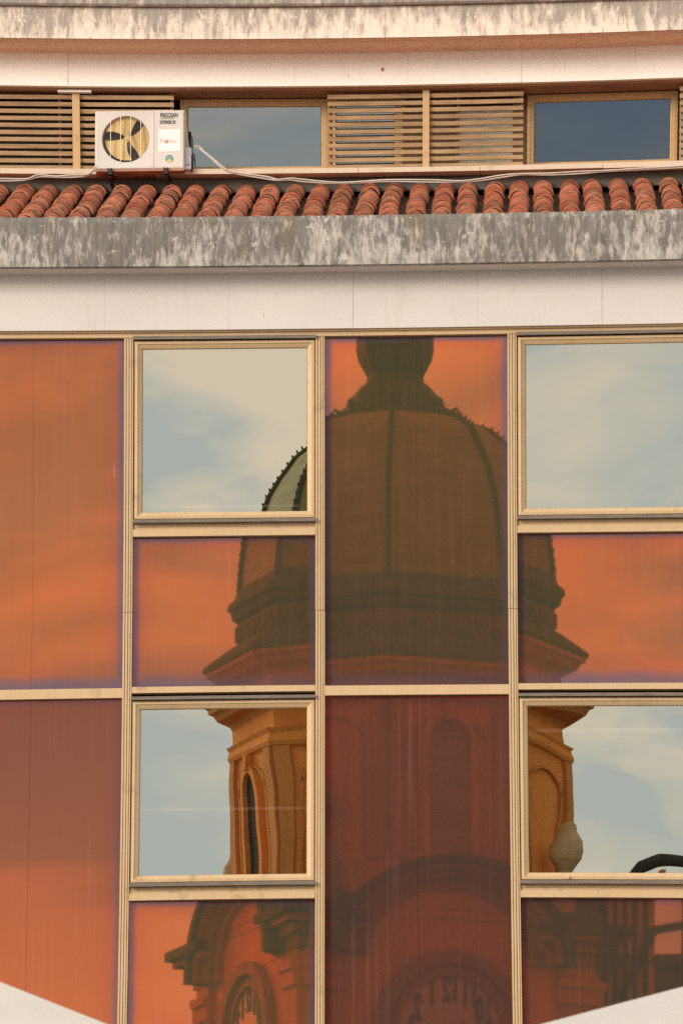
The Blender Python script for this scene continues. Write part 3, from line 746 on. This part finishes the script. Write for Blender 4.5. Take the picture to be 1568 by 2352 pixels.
k3 = MB(); k3.ring([(3.60,30.402),(3.76,30.41),(3.76,30.50),(3.18,30.92),(3.10,30.93)], 8, TX, TY, 0); k3.build('cornice_roof', M['t_corn'], tw)
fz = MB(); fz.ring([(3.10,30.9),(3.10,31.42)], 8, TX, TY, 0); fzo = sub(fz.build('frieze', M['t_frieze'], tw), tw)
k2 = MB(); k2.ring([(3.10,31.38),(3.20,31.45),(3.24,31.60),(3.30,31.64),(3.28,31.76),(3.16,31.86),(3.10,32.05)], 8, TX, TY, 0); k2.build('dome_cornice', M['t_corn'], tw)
def facet(phi, u, w_, z):      # point on a face: u to the viewer's right of the face, w_ outward distance
    n = (math.sin(phi), math.cos(phi)); r_ = (-n[1], n[0])
    return (TX + n[0]*w_ + r_[0]*u, TY + n[1]*w_ + r_[1]*u, z)
AP = math.cos(R(22.5))
def fbox(mb, phi, u0, u1, w0, w1, z0, z1):
    P = lambda u, w_, z: facet(phi, u, w_, z)
    mb.quad(P(u0,w1,z0),P(u1,w1,z0),P(u1,w1,z1),P(u0,w1,z1)); mb.quad(P(u0,w0,z1),P(u0,w1,z1),P(u1,w1,z1),P(u1,w0,z1))
    mb.quad(P(u0,w0,z0),P(u1,w0,z0),P(u1,w1,z0),P(u0,w1,z0)); mb.quad(P(u0,w0,z0),P(u0,w1,z0),P(u0,w1,z1),P(u0,w0,z1)); mb.quad(P(u1,w1,z0),P(u1,w0,z0),P(u1,w0,z1),P(u1,w1,z1))
def farch(mb, phi, uc, zc, r0, r1, w0, w1, a0=0.0, a1=math.pi, n=20, ez=1.0):
    for k in range(n):
        a, c = a0+(a1-a0)*k/n, a0+(a1-a0)*(k+1)/n
        Q = lambda r_, an, w_: facet(phi, uc + r_*math.cos(an), w_, zc + r_*ez*math.sin(an))
        mb.quad(Q(r0,a,w1),Q(r1,a,w1),Q(r1,c,w1),Q(r0,c,w1)); mb.quad(Q(r1,a,w1),Q(r1,a,w0),Q(r1,c,w0),Q(r1,c,w1)); mb.quad(Q(r0,a,w0),Q(r0,a,w1),Q(r0,c,w1),Q(r0,c,w0))
# scroll ornaments on the frieze
orn = MB()
for k in range(8):
    phi = R(22.5+45*k)
    for j in range(7):
        u = -1.0 + j*0.333
        farch(orn, phi, u, 31.05+0.10*(j%2), 0.045, 0.085, 3.1*AP-0.01, 3.1*AP+0.05, 0, math.tau, 10)
        fbox(orn, phi, u+0.12, u+0.19, 3.1*AP-0.01, 3.1*AP+0.045, 31.0, 31.30)
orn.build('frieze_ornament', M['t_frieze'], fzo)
ap = 3.2*AP
for k in range(8):
    phi = R(22.5+45*k)
    pl = MB(); half = 3.2*math.sin(R(22.5))
    for s_ in (-1, 1):
        a, c = sorted((s_*(half-0.02), s_*(half-0.34))); fbox(pl, phi, a, c, ap-0.01, ap+0.09, 25.9, 29.32)
        a, c = sorted((s_*(half-0.02), s_*(half-0.38))); fbox(pl, phi, a, c, ap-0.01, ap+0.15, 26.25, 26.5)
        a, c = sorted((s_*(half-0.50), s_*(half-0.56))); fbox(pl, phi, a, c, ap-0.01, ap+0.05, 26.4, 28.9)
    farch(pl, phi, 0, 28.6, half-0.56, half-0.50, ap-0.01, ap+0.05, 0, math.pi, 16, 0.62)
    pl.build('pilaster', M['t_trim'], tw)
    if k in (0, 6, 2, 4):
        op = MB(); hw_ = 0.42 if k == 0 else 0.32; pts = [facet(phi, -hw_, ap+0.012, 26.3), facet(phi, hw_, ap+0.012, 26.3)] + [facet(phi, hw_*math.cos(a), ap+0.012, 28.5+0.42*math.sin(a)) for a in [math.pi*q/12 for q in range(13)]]
        op.poly(pts); opo = sub(op.build('belfry_opening', M['t_louvre' if k == 0 else 't_open'], tw), tw)
        fr = MB(); farch(fr, phi, 0, 28.5, hw_, hw_+0.13, ap-0.01, ap+0.10, 0, math.pi, 16, 1.25); fbox(fr, phi, -hw_-0.13, -hw_, ap-0.01, ap+0.10, 26.3, 28.5); fbox(fr, phi, hw_, hw_+0.13, ap-0.01, ap+0.10, 26.3, 28.5)
        fbox(fr, phi, -0.09, 0.09, ap+0.0, ap+0.16, 28.95, 29.3)
        fr.build('opening_surround', M['t_wall'], opo)
# dome
DP = [(3.05,32.0),(3.0,32.5),(2.91,33.18),(2.80,33.7),(2.64,34.2),(2.42,34.6),(2.14,35.02),(1.82,35.27),(1.25,35.44),(1.0,35.5)]
dm = MB(); dm.ring(DP, 8, TX, TY, 0); dm.build('dome', M['t_dome'], tw)
rb = MB()
for k in range(8):
    a = R(45*k)
    pts = [(TX+(r_+0.03)*math.sin(a), TY+(r_+0.03)*math.cos(a), z) for r_, z in DP]
    rb.tube(pts, 0.055, 6)
    sp = smooth_path(pts, 3)
    for p in sp[1:-1]: rb.tube([(p.x-0.0, p.y, p.z-0.06), (p.x+0.05*math.sin(a), p.y+0.05*math.cos(a), p.z+0.07)], [0.036, 0.02], 6)
rb.build('dome_rib', M['t_rib'], tw)
ln_ = MB(); ln_.ring([(1.30,35.36),(1.28,35.44),(1.18,35.50),(1.12,35.68),(0.98,35.74),(0.94,35.90),(0.82,35.98),(0.66,36.15),(0.56,36.22),(0.55,36.32),(0.72,36.62),(0.76,36.8),(0.75,37.2),(0.60,37.6),(0.3,37.8),(0.1,38.3),(0.04,39.6)], 8, TX, TY, 0); ln_.build('lantern', M['t_rib'], tw)
for k in range(8):
    a = R(45*k); sr = MB(); c0 = Vector((TX+1.12*math.sin(a), TY+1.12*math.cos(a), 35.60))
    o_ = Vector((math.sin(a), math.cos(a), 0)); sr.tube([c0, c0+o_*0.01+Vector((0,0,0.08)), c0+o_*0.08+Vector((0,0,0.12)), c0+o_*0.12+Vector((0,0,0.05)), c0+o_*0.06+Vector((0,0,-0.05))], 0.035, 6)
    sr.build('scroll', M['t_rib'], tw)
# clock stage
ARC_R = 1.75
for phi in AF:
    co = MB(); cap = MB()
    for (w1, z0, z1) in ((HS+0.14, 24.35, 24.62), (HS+0.28, 24.62, 24.80), (HS+0.46, 24.80, 24.94), (HS+0.58, 24.94, 25.12)):
        mb_ = cap if z1 > 25 else co
        for s_ in (-1, 1):
            a, c = sorted((s_*ARC_R, s_*w1)); fbox(mb_, phi, a, c, HS-0.05, w1-0.004*(phi > 2), z0, z1)
        h_ = z0 - 24.35
        farch(mb_, phi, 0, 24.35, ARC_R-0.10+h_*1.0, ARC_R-0.10+h_+(z1-z0), HS-0.05, w1, 0.0, math.pi, 26, 0.80)
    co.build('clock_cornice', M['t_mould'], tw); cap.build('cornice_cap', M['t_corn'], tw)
    tym = MB(); tym.poly([facet(phi, ARC_R*math.cos(math.pi*q/20), HS+0.02, 24.35+ARC_R*0.74*math.sin(math.pi*q/20)) for q in range(21)])
    tym.poly([facet(phi, -1.75, HS-0.6, 24.9), facet(phi, 1.75, HS-0.6, 24.9), facet(phi, 1.2, HS-0.6, 26.0), facet(phi, -1.2, HS-0.6, 26.0)])
    tym.build('tympanum', M['t_wall'], tw)
    pi_ = MB()
    for s_ in (-1, 1):
        a, c = sorted((s_*(HS-0.02), s_*(HS-0.75))); fbox(pi_, phi, a, c, HS-0.01, HS+0.12, 18.0, 24.34)
        a, c = sorted((s_*(HS+0.02), s_*(HS-0.82))); fbox(pi_, phi, a, c, HS-0.01, HS+0.20, 23.65, 23.95); fbox(pi_, phi, a+0.02, c-0.02, HS-0.01, HS+0.26, 23.96, 24.12)
    pi_.build('corner_pilaster', M['t_trim'], tw)
    DZ, DR = 22.98, 1.02
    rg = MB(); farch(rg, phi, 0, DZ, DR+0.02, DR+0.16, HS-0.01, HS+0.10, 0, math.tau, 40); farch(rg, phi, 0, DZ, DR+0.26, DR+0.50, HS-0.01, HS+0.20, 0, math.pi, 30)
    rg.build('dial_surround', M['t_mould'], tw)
    dl = MB(); dl.poly([facet(phi, DR*math.cos(math.tau*q/40), HS+0.03, DZ+DR*math.sin(math.tau*q/40)) for q in range(40)])
    dlo = sub(dl.build('clock_dial', M['t_dial'], tw), tw)
    for h_ in range(1, 13):
        a = R(30*h_); rr = 0.76*DR
        p = facet(phi, rr*math.sin(a), HS+0.045, DZ+rr*math.cos(a))
        text(str(h_), 0.70, p, M['t_num'], dlo, rz=math.pi-phi, name='numeral', extrude=0.012, sx=0.50, bold=0.016, align='CENTER')
    hd = MB()
    for ang, l_, wd in ((R(302), 0.42, 0.05), (R(150), 0.62, 0.035)):
        d_ = (math.sin(ang), math.cos(ang)); q_ = (d_[1], -d_[0])
        hd.poly([facet(phi, q_[0]*wd, HS+0.07, DZ+q_[1]*wd), facet(phi, d_[0]*l_, HS+0.07, DZ+d_[1]*l_), facet(phi, -q_[0]*wd, HS+0.07, DZ-q_[1]*wd), facet(phi, -d_[0]*0.12, HS+0.07, DZ-d_[1]*0.12)])
    hd.build('clock_hand', M['t_num'], dlo)
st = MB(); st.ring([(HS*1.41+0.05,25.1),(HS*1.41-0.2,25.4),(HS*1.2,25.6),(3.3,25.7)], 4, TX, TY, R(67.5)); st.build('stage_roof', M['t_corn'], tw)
for k in range(4):
    a = R(67.5+90*k); ux_, uy_ = TX+3.48*math.sin(a), TY+3.48*math.cos(a)
    ur = MB(); ur.ring([(0.34,25.2),(0.34,26.5),(0.24,26.6),(0.16,26.75),(0.16,26.92),(0.26,27.08),(0.335,27.22),(0.345,27.36),(0.30,27.54),(0.20,27.66),(0.17,27.72),(0.15,27.82),(0.08,27.88)], 20, ux_, uy_, 0)
    ur.build('urn_finial', M['t_urn'], tw, smooth=True)

# nave wing beside the tower and the iron bell frame on it
nv = thing('church_nave', 'plain ochre church wing standing beside the clock tower, mirrored at lower right', 'building', (6.0, -103.0, 0))
nb = MB(); nb.box(0.6, 14, -112, -94.5, 0, 24.3); nb.build('nave_wall', M['nave'], nv)
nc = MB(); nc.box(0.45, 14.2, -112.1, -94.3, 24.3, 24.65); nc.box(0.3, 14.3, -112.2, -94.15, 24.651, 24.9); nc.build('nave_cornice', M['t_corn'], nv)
nt_ = MB(); nt_.box(-0.7, 0.98, -98.5, -94.9, 0, 25.9); nt_.box(-0.8, 1.04, -98.6, -94.8, 25.901, 26.1); nt_.build('stair_turret', M['nave'], nv)
bf = thing('bell_frame', 'bell frame of ochre uprights and a dark diagonal brace beside the mirrored clock tower', 'frame', (1.2, -94.6, 21.0))
for i, x in enumerate((0.22, 0.42, 0.60, 0.80, 1.02)):
    p = MB(); p.tube([(x, -94.2-0.05*(i%2), 21.0), (x+0.10, -94.2-0.05*(i%2), 26.7+0.13*i)], 0.055 if i < 4 else 0.075, 6); p.build('upright_bar', M['t_trim'], bf)
p = MB(); p.tube([(0.35,-94.3,26.6),(0.50,-94.3,27.15),(0.72,-94.3,27.36),(1.02,-94.3,27.42),(3.4,-94.3,27.30)], [0.06,0.10,0.12,0.12,0.11], 8); p.build('top_beam', M['t_iron'], bf)
p = MB(); p.tube([(0.05,-94.1,23.2),(1.15,-94.1,25.35)], 0.08, 6); p.build('diagonal_brace', M['t_iron'], bf)
p = MB(); p.tube([(1.0,-94.2,25.35),(3.4,-94.2,25.75)], 0.09, 6); p.tube([(1.0,-94.2,24.75),(3.4,-94.2,24.55)], 0.08, 6); p.build('cross_beam', M['t_iron'], bf)
p = MB(); p.tube([(1.62,-94.2,21.0),(1.78,-94.2,27.3)], 0.07, 6); p.build('end_post', M['t_iron'], bf)

# ---------------------------------------------------------------- market tents below the frontage
def tent(name, apex, half, drop, label, seam=None):
    t = thing(name, label, 'tent', (apex[0], apex[1], 0))
    c = MB(); ax, ay, az = apex; nseg = 14
    dirs = [(-1,-1),(1,-1),(1,1),(-1,1)]
    def P(k, s_, u):
        a, d = dirs[k], dirs[(k+1)%4]; x = a[0]+(d[0]-a[0])*u; y = a[1]+(d[1]-a[1])*u
        sag = -0.03*math.sin(math.pi*s_)*(1-abs(2*u-1))
        return (ax+x*half*s_, ay+y*half*s_, az-drop*s_+sag)
    for k in range(4):
        for i in range(nseg):
            for j in range(8):
                s0, s1, u0, u1 = i/nseg, (i+1)/nseg, j/8, (j+1)/8
                c.quad(P(k,s0,u0), P(k,s1,u0), P(k,s1,u1), P(k,s0,u1))
        a, d = P(k,1,0), P(k,1,1)
        c.quad(a, (a[0],a[1],a[2]-0.28), (d[0],d[1],d[2]-0.28), d)
    co = sub(c.build('canopy', M['canvas'], t, weld=True), t)
    if seam:
        s2 = MB()
        for k in range(4):
            for j in range(16):
                u0, u1 = j/16, (j+1)/16; up = lambda p: (p[0], p[1]-0.006, p[2]+0.008)
                s2.quad(up(P(k,seam,u0)), up(P(k,seam+0.004,u0)), up(P(k,seam+0.004,u1)), up(P(k,seam,u1)))
        s2.build('seam', M['seam'], co)
    for dx, dy in dirs:
        p = MB(); p.tube([(ax+dx*(half-0.04), ay+dy*(half-0.04), 0), (ax+dx*(half-0.04), ay+dy*(half-0.04), az-drop)], 0.035, 8); p.build('pole', M['pole'], t)
    return t
def hip_tent(V, side, slope, half, s0, label, seam=None):
    run = half*s0
    return tent('market_tent', (V[0]-side*run, V[1]+run, V[2]+slope*run), half, slope*half, label, seam)
hip_tent((1.423, -43.0, 4.545), 1, 0.51, 2.6, 0.55, 'white canvas tent with a stitched seam at bottom left, its roof falling to the right', 0.518)
hip_tent((2.823, -43.0, 4.445), -1, 0.405, 2.6, 0.55, 'plain cream canvas tent at bottom right, its roof sloping down to the left')
